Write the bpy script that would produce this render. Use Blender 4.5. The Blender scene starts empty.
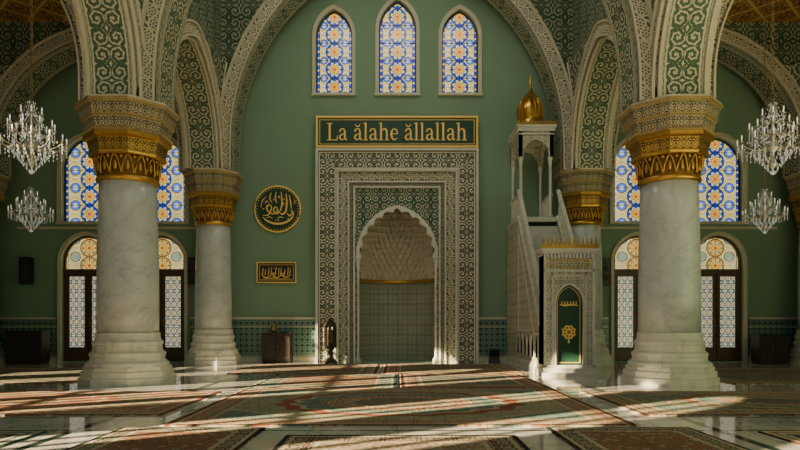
import bpy, bmesh, random
from math import *
from mathutils import Vector
random.seed(3)
scene=bpy.context.scene
COL=scene.collection

# ------------------------------------------------------------------ node helper
class S:
    def __init__(s,n,k): s.n=n; s.k=k
    def __add__(s,o): return s.n.m('ADD',s,o)
    __radd__=__add__
    def __sub__(s,o): return s.n.m('SUBTRACT',s,o)
    def __rsub__(s,o): return s.n.m('SUBTRACT',o,s)
    def __mul__(s,o): return s.n.m('MULTIPLY',s,o)
    __rmul__=__mul__
    def __truediv__(s,o): return s.n.m('DIVIDE',s,o)
    def gt(s,o): return s.n.m('GREATER_THAN',s,o)
    def lt(s,o): return s.n.m('LESS_THAN',s,o)
    def abs(s): return s.n.m('ABSOLUTE',s)
    def pp(s,o): return s.n.m('PINGPONG',s,o)
class NT:
    def __init__(s,name):
        s.mat=bpy.data.materials.new(name); s.mat.use_nodes=True
        s.t=s.mat.node_tree; s.t.nodes.clear()
        s.out=s.t.nodes.new('ShaderNodeOutputMaterial')
    def put(s,sock,v):
        if isinstance(v,S): s.t.links.new(v.k,sock)
        elif isinstance(v,(tuple,list)): sock.default_value=(*v,1) if len(v)==3 and sock.type=='RGBA' else v
        else: sock.default_value=v
    def m(s,op,*a):
        n=s.t.nodes.new('ShaderNodeMath'); n.operation=op
        for i,x in enumerate(a): s.put(n.inputs[i],x)
        return S(s,n.outputs[0])
    def mix(s,f,a,b):
        n=s.t.nodes.new('ShaderNodeMix'); n.data_type='RGBA'
        s.put(n.inputs[0],f); s.put(n.inputs[6],a); s.put(n.inputs[7],b)
        return S(s,n.outputs[2])
    def mul(s,a,b):
        n=s.t.nodes.new('ShaderNodeMix'); n.data_type='RGBA'; n.blend_type='MULTIPLY'
        n.inputs[0].default_value=1; s.put(n.inputs[6],a); s.put(n.inputs[7],b)
        return S(s,n.outputs[2])
    def uv(s):
        t=s.t.nodes.new('ShaderNodeTexCoord'); q=s.t.nodes.new('ShaderNodeSeparateXYZ')
        s.t.links.new(t.outputs['UV'],q.inputs[0]); s.uvk=S(s,t.outputs['UV']); s.objk=S(s,t.outputs['Object'])
        return S(s,q.outputs[0]),S(s,q.outputs[1])
    def noise(s,sc,det=3,vec=None,dist=0):
        n=s.t.nodes.new('ShaderNodeTexNoise'); n.inputs['Scale'].default_value=sc
        n.inputs['Detail'].default_value=det; n.inputs['Distortion'].default_value=dist
        s.put(n.inputs['Vector'],vec if vec else s.uvk)
        return S(s,n.outputs[0])
    def vor(s,sc,feat='F1',out=0,vec=None):
        n=s.t.nodes.new('ShaderNodeTexVoronoi'); n.feature=feat; n.inputs['Scale'].default_value=sc
        s.put(n.inputs['Vector'],vec if vec else s.uvk)
        return S(s,n.outputs[out])
    def ramp(s,f,els,const=False):
        n=s.t.nodes.new('ShaderNodeValToRGB'); s.put(n.inputs[0],f)
        if const: n.color_ramp.interpolation='CONSTANT'
        e=n.color_ramp.elements
        e[0].position=els[0][0]; e[0].color=(*els[0][1],1)
        e[1].position=els[-1][0]; e[1].color=(*els[-1][1],1)
        for p,c in els[1:-1]:
            x=e.new(p); x.color=(*c,1)
        return S(s,n.outputs[0])
    def pr(s,col,rough=.5,metal=0,bump=None,bd=.02,bs=.6,emit=None,es=0,trans=0,spec=None,coat=0):
        n=s.t.nodes.new('ShaderNodeBsdfPrincipled')
        s.put(n.inputs['Base Color'],col); s.put(n.inputs['Roughness'],rough); s.put(n.inputs['Metallic'],metal)
        if trans: n.inputs['Transmission Weight'].default_value=trans
        if spec is not None: n.inputs['Specular IOR Level'].default_value=spec
        if coat: n.inputs['Coat Weight'].default_value=coat
        if emit is not None:
            s.put(n.inputs['Emission Color'],emit); s.put(n.inputs['Emission Strength'],es)
        if bump is not None:
            b=s.t.nodes.new('ShaderNodeBump'); b.inputs['Distance'].default_value=bd; b.inputs['Strength'].default_value=bs
            s.put(b.inputs['Height'],bump); s.t.links.new(b.outputs[0],n.inputs['Normal'])
        s.t.links.new(n.outputs[0],s.out.inputs[0])
        return s.mat

def scroll(n,u,v,s):
    pu=(u*s).pp(1)-.5; pv=(v*s).pp(1)-.5
    r=n.m('SQRT',pu*pu+pv*pv); th=n.m('ARCTAN2',pv,pu)
    sp=n.m('SINE',th+r*25.0)
    leaf=n.m('SINE',th*9.0+r*10.0).gt(.25)*sp.gt(-.55)
    a=n.m('MAXIMUM',sp.gt(.25),leaf)*r.lt(.46)
    b=n.m('SINE',th*8.0+r*9.0).gt(.0)*r.gt(.49)*r.lt(.64)
    c=n.m('MAXIMUM',r.lt(.09),r.gt(.67))
    return n.m('MAXIMUM',n.m('MAXIMUM',a,b),c)
def scroll2(n,u,v,s):
    """open arabesque: spiralling stems with sparse leaves, cell mirrored"""
    pu=(u*s).pp(1)-.5; pv=(v*s).pp(1)-.5
    r=n.m('SQRT',pu*pu+pv*pv); th=n.m('ARCTAN2',pv,pu)
    sp=n.m('SINE',th+r*20.0)
    stem=sp.gt(.72)
    leaf=n.m('SINE',th*7.0+r*14.0).gt(.55)*sp.gt(-.2)
    a=n.m('MAXIMUM',stem,leaf)*r.lt(.48)
    b=n.m('SINE',th*4.0+r*26.0).gt(.35)*r.gt(.51)
    return n.m('MAXIMUM',n.m('MAXIMUM',a,b),r.lt(.07))
def vine(n,u,v,w,s):
    vc=(v-w/2)
    ph=u*s*pi
    wave=n.m('SINE',ph)*(w*.22)
    stem=(vc-wave).abs().lt(w*.05)
    sg_=n.m('SIGN',n.m('SINE',ph))
    cv=vc+sg_*(w*.10)
    kx=n.m('FRACT',u*s)-.5
    rr=n.m('SQRT',kx*kx/(s*s)+cv*cv)
    th=n.m('ARCTAN2',cv,kx/s)
    pet=rr+n.m('COSINE',th*6.0)*(w*.05)
    fl=pet.lt(w*.17)*(pet.gt(w*.06))
    ring=(rr-w*.27).abs().lt(w*.035)
    lf=n.m('SINE',th*8.0+rr*(18.0/w)).gt(.35)*rr.gt(w*.29)*(vc.abs().lt(w*.40))
    k=n.m('MAXIMUM',n.m('MAXIMUM',stem,fl),n.m('MAXIMUM',ring,lf))
    bord=(vc.abs()-w*.455).abs().lt(w*.03)
    return n.m('MAXIMUM',k*(vc.abs().lt(w*.42)),bord)
def reliefv(name,bg,fg,w,s,rough=.6,bd=.015,lanes=1):
    n=NT(name); u,v=n.uv()
    wl=w/lanes
    if lanes>1:
        q=n.m('FRACT',(v+.0001)/wl)*wl
    else: q=v
    k=vine(n,u,q,wl,s)
    if lanes>1: k=n.m('MAXIMUM',k,((v/wl).pp(.5)).lt(.035))
    c=n.mix(k,bg,fg); c=n.mul(c,n.ramp(n.noise(1.3,4),[(.3,(.82,.82,.82)),(.7,(1,1,1))]))
    return n.pr(c,rough,0,bump=k,bd=bd)
def relief(name,bg,fg,s=1.6,rough=.6,bd=.03,metal=0,fn=None):
    n=NT(name); u,v=n.uv()
    k=(fn or scroll)(n,u,v,s)
    ns=n.noise(1.3,4)
    c=n.mix(k,bg,fg)
    c=n.mul(c,n.ramp(ns,[(.3,(.82,.82,.82)),(.7,(1,1,1))]))
    return n.pr(c,rough,metal,bump=k,bd=bd)
def soffit(name,bg,fg,w):
    n=NT(name); u,v=n.uv()
    k=scroll2(n,u,v-w/2,2.6)
    vc=(v-w/2).abs()
    k=k*(vc.lt(w*.34))
    side=vine(n,u,(vc-w*.36),w*.13,6.0)*(vc.gt(w*.36))
    k=n.m('MAXIMUM',k,side); k=n.m('MAXIMUM',k,(vc-w*.35).abs().lt(w*.015))
    c=n.mix(k,bg,fg); c=n.mul(c,n.ramp(n.noise(1.3,4),[(.3,(.82,.82,.82)),(.7,(1,1,1))]))
    return n.pr(c,.6,0,bump=k,bd=.02)
def plain(name,c,rough=.6,metal=0,var=.15,sc=4,coat=0,bd=0):
    n=NT(name); n.uv()
    ns=n.noise(sc,5)
    lo=tuple(x*(1-var) for x in c)
    cc=n.mix(ns,lo,tuple(min(1,x*(1+var)) for x in c))
    return n.pr(cc,rough,metal,coat=coat,bump=(ns if bd else None),bd=bd)
def marble(name,c,vein,rough=.25,sc=.7):
    n=NT(name); n.uv()
    ns=n.noise(sc*1.6,9,vec=n.objk,dist=.7)
    f=(ns-.5).abs()
    c2=n.ramp(f,[(0,vein),(.012,tuple(x*.93 for x in c)),(.10,c)])
    b=n.noise(sc*1.5,5,vec=n.objk,dist=.4)
    c2=n.mul(c2,n.ramp(b,[(.3,(.84,.86,.86)),(.65,(1,1,1))]))
    return n.pr(c2,rough)
# ------------------------------------------------------------------ materials
IV=(.68,.63,.48)
M={}
M['sage']=plain('sage_plaster',(.185,.300,.20),.75,var=.08,sc=.6)
M['marble']=marble('column_marble',(.54,.58,.58),(.41,.445,.45),.25)
M['white']=marble('white_marble',(.66,.655,.58),(.50,.50,.45),.4)
M['cream']=plain('cream_stone',(.56,.53,.41),.6)
M['ringN']=reliefv('nave_arch_vine_band',(.08,.12,.075),IV,.42,3.6)
M['ringL']=reliefv('side_arch_vine_band',(.08,.12,.075),IV,.38,4.0)
M['soff']=soffit('arch_soffit_scroll',(.06,.12,.07),(.62,.58,.43),1.14)
M['relgreen']=relief('green_scroll_plaster',(.035,.09,.055),(.40,.40,.28),2.4,bd=.02,fn=scroll2)
M['relgreen2']=relief('vault_scroll_plaster',(.04,.10,.06),(.43,.42,.30),2.0,bd=.02,fn=scroll2)
M['relfine']=relief('fine_scroll_marble',(.27,.29,.21),(.70,.67,.55),4.2,bd=.01)
M['reltile']=relief('niche_wall_tile',(.14,.19,.15),(.46,.47,.37),5.0,bd=.01)
M['relteal']=relief('teal_scroll_panel',(.02,.10,.065),(.58,.55,.42),3.2,bd=.015,fn=scroll2)
M['relband']=relief('abacus_scroll_band',(.08,.08,.045),(.55,.46,.29),5.0,bd=.015)
M['relgold']=relief('gilded_carved_frieze',(.10,.05,.012),(.62,.38,.10),5.0,rough=.4,bd=.02,metal=.6)
M['gold']=plain('gilded_metal',(.60,.35,.08),.35,.85,var=.3,sc=9)
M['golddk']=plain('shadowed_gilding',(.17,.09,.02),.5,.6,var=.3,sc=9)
M['goldst']=plain('gilded_stone_cornice',(.42,.31,.14),.45,.35,var=.25,sc=7)
M['domegold']=plain('dome_gilding',(.56,.31,.06),.3,.9,var=.3,sc=6)
M['goldp']=plain('gold_paint',(.98,.66,.17),.45,.0,var=.05,sc=9)
M['dkgreen']=plain('dark_green_panel',(.009,.055,.03),.5,var=.2)
M['black']=plain('black_lacquer',(.012,.013,.012),.4)
M['cone']=plain('speaker_cone',(.04,.04,.04),.7)
M['wood']=plain('dark_walnut',(.028,.020,.014),.4,var=.4,sc=6)
M['doorwood']=plain('brown_door_timber',(.085,.045,.025),.45,var=.35,sc=6)
M['brass']=plain('aged_brass',(.35,.24,.10),.4,.8)
M['silver']=plain('silvered_brass',(.50,.46,.36),.35,.7)
M['fringe']=plain('cotton_fringe',(.45,.40,.30),.9)
M['bulb']=NT('warm_bulb').pr((1,.95,.85),.3,emit=(1,.93,.8),es=.5)
M['crystal']=NT('cut_crystal').pr((.95,.96,.93),.06,trans=.6,emit=(.95,.97,.92),es=.06)  # faint glow added for window light caught by the crystal
M['dkrecess']=plain('dark_recess',(.02,.03,.022),.8)  # near-black backing colour, the darkness of recesses painted in

n=NT('dado_tile'); u,v=n.uv()
pu=(u*2.4).pp(.5)-.25; pv=(v*2.4).pp(.5)-.25
r=n.m('SQRT',pu*pu+pv*pv); th=n.m('ARCTAN2',pv,pu)
star=(r+n.m('COSINE',th*8.0)*.035)
c=n.mix(star.lt(.17),(.02,.085,.075),(.13,.25,.20))
c=n.mix((star-.19).abs().lt(.018),c,(.33,.37,.27))
c=n.mix(r.lt(.06),c,(.03,.10,.12))
line=n.m('MAXIMUM',(v-1.32).abs().lt(.03),(v-.22).abs().lt(.03))
c=n.mix(line,c,(.34,.36,.26))
M['dado']=n.pr(c,.3)

n=NT('coffered_gilt_ceiling'); u,v=n.uv()
a=(u*.8+v*.8).pp(.5); b=(u*.8-v*.8).pp(.5)
k=n.m('MAXIMUM',a.lt(.05),b.lt(.05)); k2=scroll(n,u,v,1.6)
c=n.mix(k2,(.10,.04,.015),(.42,.24,.07)); c=n.mix(k,c,(.60,.40,.14))
M['ceil']=n.pr(c,.5)

n=NT('polished_marble_floor'); u,v=n.uv()
ns=n.noise(.9,8,dist=1.0); f=(ns-.5).abs()
c=n.ramp(f,[(0,(.50,.50,.46)),(.02,(.64,.64,.58)),(.12,(.74,.73,.66))])
cell=n.m('FLOOR',u/1.2)+n.m('FLOOR',v/1.2)*7.3
h=n.m('FRACT',n.m('SINE',cell*12.9898)*437.5)
c=n.mul(c,n.mix(h,(.88,.89,.88),(1,1,1)))
j=n.m('MAXIMUM',u.pp(.6).lt(.006),v.pp(.6).lt(.006)); c=n.mix(j,c,(.25,.25,.21))
ba=n.m('MAXIMUM',(u.abs()-4.45).abs().lt(.07),(u.abs()-7.3).abs().lt(.06))
bb=n.m('MAXIMUM',(v-8.6).abs().lt(.04),(v-9.8).abs().lt(.04))
c=n.mix(n.m('MAXIMUM',ba,bb),c,(.04,.06,.05))
M['floor']=n.pr(c,n.ramp(n.noise(3,4),[(.3,(.05,.05,.05)),(.7,(.12,.12,.12))]),coat=.5)

def glass(name,kind,a,es):
    n=NT(name); u,v=n.uv()
    P0=.66
    pv=(n.m('FRACT',v/P0)-.5)*P0
    r=n.m('SQRT',u*u+pv*pv); th=n.m('ARCTAN2',pv,u)
    R1=min(a*.44,.30)
    pet=r+n.m('COSINE',th*8.0)*(R1*.13)
    pb=(n.m('FRACT',v/P0+.5)-.5)*P0
    qx=u.abs()-a*.58
    rb=n.m('SQRT',qx*qx+pb*pb)
    spb=n.m('SINE',n.m('ARCTAN2',pb,qx)+rb*44.0)
    if kind=='blue':
        cc=n.mix(spb.gt(.0),(.93,.84,.42),(.95,.68,.16))
        cc=n.mix(rb.lt(a*.20),cc,(.10,.22,.85)); cc=n.mix(rb.lt(a*.09),cc,(.95,.85,.5))
        cc=n.mix(r.lt(R1*1.10),cc,(.02,.07,.66)); cc=n.mix(pet.lt(R1*.84),cc,(.96,.84,.36))
        cc=n.mix(pet.lt(R1*.58),cc,(.96,.50,.07)); cc=n.mix(r.lt(R1*.20),cc,(.80,.12,.03))
        bw=.12
        bc=n.mix((v*4.2).pp(.5).lt(.14),(.02,.06,.62),(.90,.82,.45)); cc=n.mix(u.abs().gt(a-bw),cc,bc)
    else:
        cc=n.mix(spb.gt(.0),(.95,.70,.22),(.88,.78,.42))
        cc=n.mix(rb.lt(a*.18),cc,(.36,.44,.30)); cc=n.mix(r.lt(R1*1.08),cc,(.72,.36,.05)); cc=n.mix(pet.lt(R1*.86),cc,(.96,.76,.30))
        cc=n.mix(pet.lt(R1*.55),cc,(.96,.52,.08)); cc=n.mix(r.lt(R1*.18),cc,(.45,.12,.03))
        bw=.10
    lw=.013
    L=[(r-R1*1.10).abs().lt(lw),(pet-R1*.84).abs().lt(lw),(pet-R1*.58).abs().lt(lw*.8),(rb-a*.20).abs().lt(lw),spb.abs().lt(.24)*(r.gt(R1*1.08))*(rb.gt(a*.20)),(u.abs()-(a-bw)).abs().lt(lw)]
    L.append(n.m('COSINE',th*8.0).gt(.955)*r.lt(R1*1.08))
    lead=L[0]
    for q in L[1:]: lead=n.m('MAXIMUM',lead,q)
    cc=n.mix(lead,cc,(.015,.015,.025))
    big=n.noise(.8,2)
    cc=n.mul(cc,n.ramp(big,[(.3,(.66,.66,.66)),(.7,(1,1,1))]))
    return n.pr(n.mul(cc,(.3,.3,.3)),.2,emit=cc,es=es)  # daylight through the panes is put in as emission
M['gblue']=glass('stained_glass_blue','blue',.68,1.35)
M['gblue2']=glass('stained_glass_blue_wide','blue',.92,1.2)
M['gamber']=glass('stained_glass_amber','amber',.9,1.1)
n=NT('latticed_pale_glass'); u,v=n.uv()
pu=(u*2.2).pp(.5)-.25; pv=(v*1.5).pp(.5)-.25
r=n.m('SQRT',pu*pu+pv*pv); r2=n.m('SQRT',(pu.abs()-.25)*(pu.abs()-.25)+(pv.abs()-.25)*(pv.abs()-.25))
c=n.mix(r.lt(.10),(.80,.76,.56),(.88,.58,.22)); c=n.mix(r2.lt(.10),c,(.38,.48,.40))
l=n.m('MAXIMUM',(r-.20).abs().lt(.026),(r-.10).abs().lt(.020))
l=n.m('MAXIMUM',l,n.m('MAXIMUM',(pu-pv).abs().lt(.020),(pu+pv).abs().lt(.020)))
l=n.m('MAXIMUM',l,(r2-.10).abs().lt(.020))
c=n.mix(l,c,(.02,.016,.010)); M['glat']=n.pr(n.mul(c,(.3,.3,.3)),.2,emit=c,es=.95)  # emission stands in for daylight behind the door glass

# ------------------------------------------------------------------ mesh builder
def P(ax,p,q,d): return (p,d,q) if ax=='Y' else (d,p,q)
def arch(xc,a,zs,R,n=16):
    c=xc-a+R; e=acos((a-R)/R)
    L=[(c+R*cos(pi+(e-pi)*i/n), zs+R*sin(pi+(e-pi)*i/n)) for i in range(n+1)]
    L=[(x,2*zs-z if z<zs else z) for x,z in L]
    return L+[(2*xc-x,z) for x,z in reversed(L[:-1])]
def hole(xc,a,z0,zs,R,n=16): return [(xc-a,z0)]+arch(xc,a,zs,R,n)+[(xc+a,z0)]
def rect(x0,x1,z0,z1): return [(x0,z0),(x1,z0),(x1,z1),(x0,z1)]
def cat(pts,ws=None,n=6):
    out=[];wo=[]
    k=len(pts)
    for i in range(k-1):
        p0=pts[max(i-1,0)];p1=pts[i];p2=pts[i+1];p3=pts[min(i+2,k-1)]
        for j in range(n):
            t=j/n
            out.append(tuple(.5*((2*b)+(-a+c)*t+(2*a-5*b+4*c-d)*t*t+(-a+3*b-3*c+d)*t**3) for a,b,c,d in zip(p0,p1,p2,p3)))
            if ws: wo.append(ws[i]+(ws[i+1]-ws[i])*t)
    out.append(tuple(pts[-1]))
    if ws: wo.append(ws[-1]); return out,wo
    return out
class MB:
    def __init__(s): s.v=[];s.f=[];s.mi=[];s.uv=[];s.sm=[]
    def add(s,v,f,mi=0,uv=None,sm=False):
        o=len(s.v); s.v+=[tuple(x) for x in v]
        for i,q in enumerate(f):
            s.f.append([o+j for j in q]); s.mi.append(mi); s.sm.append(sm); s.uv.append(uv[i] if uv else None)
    def box(s,x0,x1,y0,y1,z0,z1,mi=0):
        v=[(x,y,z) for z in (z0,z1) for y in (y0,y1) for x in (x0,x1)]
        s.add(v,[(0,1,3,2),(4,6,7,5),(0,4,5,1),(2,3,7,6),(0,2,6,4),(1,5,7,3)],mi); return s
    def lathe(s,prof,seg=32,c=(0,0,0),mi=0,sm=True,rot=0,a0=0,a1=2*pi,k=1,apo=False,cap=True):
        if apo: k=k/cos(pi/seg)
        v=[];f=[];uv=[]
        full=abs(a1-a0-2*pi)<1e-6
        cols=seg if full else seg+1
        for r,z in prof:
            for i in range(cols):
                t=a0+rot+(a1-a0)*i/seg
                v.append((c[0]+r*k*cos(t),c[1]+r*k*sin(t),c[2]+z))
        L=0;ls=[0]
        for i in range(1,len(prof)):
            L+=hypot(prof[i][0]-prof[i-1][0],prof[i][1]-prof[i-1][1]); ls.append(L)
        rm=max(p[0] for p in prof)*k
        for j in range(len(prof)-1):
            for i in range(seg):
                a=j*cols+i; b=j*cols+(i+1)%cols
                f.append((a,b,b+cols,a+cols))
                u0=(a1-a0)*i/seg*rm; u1=(a1-a0)*(i+1)/seg*rm
                uv.append([(u0,ls[j]),(u1,ls[j]),(u1,ls[j+1]),(u0,ls[j+1])])
        s.add(v,f,mi,uv,sm)
        if full and cap:
            for j in (0,len(prof)-1):
                if prof[j][0]>1e-4:
                    s.add(v[j*cols:(j+1)*cols],[tuple(range(cols))],mi)
        return s
    def tube(s,path,r,seg=8,mi=0):
        k=len(path); rs=r if isinstance(r,(list,tuple)) else [r]*k
        P_=[Vector(p) for p in path]; v=[];f=[]
        for i,p in enumerate(P_):
            t=(P_[min(i+1,k-1)]-P_[max(i-1,0)]).normalized()
            up=Vector((0,0,1)) if abs(t.z)<.95 else Vector((1,0,0))
            a=t.cross(up).normalized(); b=t.cross(a)
            for j in range(seg):
                w=2*pi*j/seg; v.append(p+(a*cos(w)+b*sin(w))*rs[i])
        for i in range(k-1):
            for j in range(seg):
                a=i*seg+j;b=i*seg+(j+1)%seg; f.append((a,b,b+seg,a+seg))
        f.append(tuple(range(seg))); f.append(tuple(range((k-1)*seg,k*seg)))
        s.add(v,f,mi,None,True); return s
    def ell(s,c,rx,ry,rz,rot=0,seg=8,rings=5,mi=0):
        v=[];f=[]
        for j in range(rings+1):
            p=-pi/2+pi*j/rings
            for i in range(seg):
                t=2*pi*i/seg; x=rx*cos(p)*cos(t); y=ry*cos(p)*sin(t)
                v.append((c[0]+x*cos(rot)-y*sin(rot),c[1]+x*sin(rot)+y*cos(rot),c[2]+rz*sin(p)))
        for j in range(rings):
            for i in range(seg):
                a=j*seg+i;b=j*seg+(i+1)%seg; f.append((a,b,b+seg,a+seg))
        s.add(v,f,mi,None,True); return s
    def octa(s,c,r,h,mi=0):
        x,y,z=c
        s.add([(x+r,y,z),(x,y+r,z),(x-r,y,z),(x,y-r,z),(x,y,z+h*.4),(x,y,z-h*.6)],
              [(0,1,4),(1,2,4),(2,3,4),(3,0,4),(1,0,5),(2,1,5),(3,2,5),(0,3,5)],mi); return s
    def stroke(s,pts,ws,ax,d0,d1,o=(0,0),sc=(1,1),n=6,mi=0):
        if len(pts)>2: pts,ws=cat(pts,ws,n)
        k=len(pts); L=[];R=[]
        q=[(o[0]+x*sc[0],o[1]+z*sc[1]) for x,z in pts]
        for i in range(k):
            a=q[max(i-1,0)];b=q[min(i+1,k-1)]
            dx,dz=b[0]-a[0],b[1]-a[1]; l=hypot(dx,dz) or 1
            w=ws[i]/2
            nx,nz=-dz/l*w*sc[0],dx/l*w*sc[1]
            L.append((q[i][0]+nx,q[i][1]+nz)); R.append((q[i][0]-nx,q[i][1]-nz))
        v=[P(ax,x,z,d) for d in (d0,d1) for x,z in L+R]
        f=[]
        for i in range(k-1):
            a,b,c,d=i,i+1,k+i+1,k+i; o2=2*k
            f+=[(a,b,c,d),(a+o2,d+o2,c+o2,b+o2),(a,a+o2,b+o2,b),(d,c,c+o2,d+o2)]
        f+=[(0,k,3*k,2*k),(k-1,3*k-1,4*k-1,2*k-1)]
        s.add(v,f,mi); return s
    def plate(s,outer,holes,d0,d1,ax='Y',mi=0):
        cu=bpy.data.curves.new('t','CURVE'); cu.dimensions='2D'; cu.fill_mode='BOTH'; cu.extrude=abs(d1-d0)/2
        for poly in [outer]+list(holes):
            sp=cu.splines.new('POLY'); sp.points.add(len(poly)-1)
            for i,(x,z) in enumerate(poly): sp.points[i].co=(x,z,0,1)
            sp.use_cyclic_u=True
        ob=bpy.data.objects.new('t',cu); COL.objects.link(ob)
        dg=bpy.context.evaluated_depsgraph_get()
        me=bpy.data.meshes.new_from_object(ob.evaluated_get(dg))
        mid=(d0+d1)/2
        s.add([P(ax,w.co.x,w.co.y,mid+w.co.z) for w in me.vertices],[tuple(p.vertices) for p in me.polygons],mi)
        bpy.data.objects.remove(ob); bpy.data.curves.remove(cu); bpy.data.meshes.remove(me); return s
    def band(s,ax,xc,a,zs,R,w,zb,d0,d1,mi=0,n=18,mii=None):
        I=[(xc-a,zb)]+arch(xc,a,zs,R,n)+[(xc+a,zb)]
        O=[(xc-a-w,zb)]+arch(xc,a+w,zs,R+w,n)+[(xc+a+w,zb)]
        k=len(I); v=[P(ax,*p,d) for d in (d0,d1) for p in I+O]
        L=[0]
        for i in range(1,k): L.append(L[-1]+hypot(I[i][0]-I[i-1][0],I[i][1]-I[i-1][1]))
        D=abs(d1-d0); F=[];U=[]
        for i in range(k-1):
            u0,u1=L[i],L[i+1]
            F+=[(i,i+1,k+i+1,k+i),(2*k+i,2*k+i+1,3*k+i+1,3*k+i),(i,i+1,2*k+i+1,2*k+i),(k+i,k+i+1,3*k+i+1,3*k+i)]
            U+=[[(u0,0),(u1,0),(u1,abs(w)),(u0,abs(w))]]*2+[[(u0,0),(u1,0),(u1,D),(u0,D)]]*2
        F+=[(0,k,3*k,2*k),(k-1,2*k-1,4*k-1,3*k-1)]; U+=[[(0,0),(w,0),(w,D),(0,D)]]*2
        s.add(v,F,mi,U)
        return s
    def obj(s,name,mats,parent=None,loc=(0,0,0),label=None,category=None,kind=None,group=None,bevel=0):
        me=bpy.data.meshes.new(name); me.from_pydata(s.v,[],s.f)
        if not isinstance(mats,(list,tuple)): mats=[mats]
        for m_ in mats: me.materials.append(m_)
        uvl=me.uv_layers.new(name='UVMap')
        for p in me.polygons:
            i=p.index; p.material_index=s.mi[i]; p.use_smooth=s.sm[i]
            if s.uv[i]:
                for li,c in zip(p.loop_indices,s.uv[i]): uvl.data[li].uv=c
            else:
                nn=p.normal; ax=max(range(3),key=lambda q:abs(nn[q]))
                for li in p.loop_indices:
                    c=me.vertices[me.loops[li].vertex_index].co
                    uvl.data[li].uv=(c.y,c.z) if ax==0 else ((c.x,c.z) if ax==1 else (c.x,c.y))
        bm=bmesh.new(); bm.from_mesh(me)
        bmesh.ops.remove_doubles(bm,verts=bm.verts,dist=1e-5)
        bmesh.ops.recalc_face_normals(bm,faces=bm.faces); bm.to_mesh(me); bm.free()
        o=bpy.data.objects.new(name,me); COL.objects.link(o); o.location=loc
        if parent: o.parent=parent
        if label: o['label']=label
        if category and not parent: o['category']=category
        if kind: o['kind']=kind
        if group: o['group']=group
        if bevel:
            b=o.modifiers.new('b','BEVEL'); b.width=bevel; b.segments=2; b.limit_method='ANGLE'
        return o
def thing(name,loc,label,category,group=None):
    o=bpy.data.objects.new(name,None); COL.objects.link(o); o.location=loc; o.empty_display_size=.2
    o['label']=label; o['category']=category
    if group: o['group']=group
    return o
def copy_thing(root,loc,label=None,rot=0):
    r=root.copy(); COL.objects.link(r); r.location=loc; r.rotation_euler[2]=rot
    if label: r['label']=label
    allo=list(bpy.data.objects)
    for c in [x for x in allo if x.parent==root]:
        d=c.copy(); COL.objects.link(d); d.parent=r
        for g in [x for x in allo if x.parent==c]:
            e=g.copy(); COL.objects.link(e); e.parent=d
    return r
def inst(o,loc,rot=0):
    d=o.copy(); COL.objects.link(d); d.location=loc; d.rotation_euler[2]=rot
    for g in list(o.children):
        e=g.copy(); COL.objects.link(e); e.parent=d
    return d
ST='structure'
tn=[0]
def trim(mb,mats,label,cat_='trim'):
    tn[0]+=1
    return mb.obj('trim_%d'%tn[0],mats,label=label,category=cat_,kind=ST)

BW=23.3; FY=15.4; BY=22.15; CX=6.65; TOP=6.75; ZT=15.5
# ------------------------------------------------------------------ shell
MB().box(-17,17,-6,25.5,-.3,0).obj('floor',M['floor'],label='polished pale marble floor with dark inlay bands',category='floor',kind=ST)
WX=[-11.62,-8.86,9.03,12.02]; WA=.92
NA_=1.45; NR=1.85; NZ=3.95
holes=[]
trio=[(-2.36,.68,10.05,12.20,1.10),(.02,.70,10.05,12.45,1.25),(2.36,.68,10.05,12.20,1.10)]
for xc,a,z0,zs,R in trio: holes.append(hole(xc,a,z0,zs,R))
for x in WX:
    holes.append(hole(x,WA,5.25,7.30,1.15)); holes.append(hole(x,WA,.03,3.75,1.0))
holes.append(hole(0,NA_,.03,NZ,NR))
MB().plate(rect(-16.6,16.6,0,16),holes,BW,BW+.5).obj('wall_back',M['sage'],label='sage green plastered prayer wall with arched openings',category='wall',kind=ST)
MB().plate(rect(-17,17,-.1,16.2),[],BW+1.7,BW+1.9).obj('wall_outer',M['dkrecess'],label='dark outer masonry behind the prayer wall',category='wall',kind=ST)
MB().box(-16.6,16.6,-6,25,ZT,ZT+.3).obj('ceiling',M['relgreen2'],label='green ornamented nave ceiling',category='ceiling',kind=ST)
for sx in (-1,1):
    x0,x1=sorted((sx*7.2,sx*16.3))
    MB().box(x0,x1,-6,BW,11.9,12.1).obj('ceiling',M['ceil'],label='brown and gilt latticed aisle ceiling',category='ceiling',kind=ST)
SY=((-2.9,9.2),(0.0,8.9),(3.3,9.0),(5.15,8.6),(7.0,7.4),(11.15,7.4),(14.05,7.4))  # unseen openings, placed and sized to aim the sun patches
sh=[hole(y,.75,2.2,zt,.95) for y,zt in SY]
for sx,nm in ((-1,'left'),(1,'right')):
    x0,x1=sorted((sx*16.1,sx*16.6))
    MB().plate(rect(-6,BW,0,16),sh,x0,x1,'X').obj('wall_'+nm,M['sage'],label='sage green side wall, its unseen arched openings laid out for the sun',category='wall',kind=ST)
wn=[0]
def win_id():
    wn[0]+=1; return 'window_%d'%wn[0]
for sx in (-1,1):
    for y,zt in SY:  # bars added to split the incoming sun into streaks
        mb=MB()
        for q in (-.25,.25): mb.box(sx*16.3-.04,sx*16.3+.04,y+q-.07,y+q+.07,2.2,zt+.45)
        for i in range(3):
            z=4.2+i*2.2
            if z<zt: mb.box(sx*16.3-.04,sx*16.3+.04,y-.74,y+.74,z-.06,z+.06)
        mb.obj(win_id(),M['wood'],label='dark timber bars of an unseen side opening, shaped to streak the sun',category='window',kind=ST)

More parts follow.
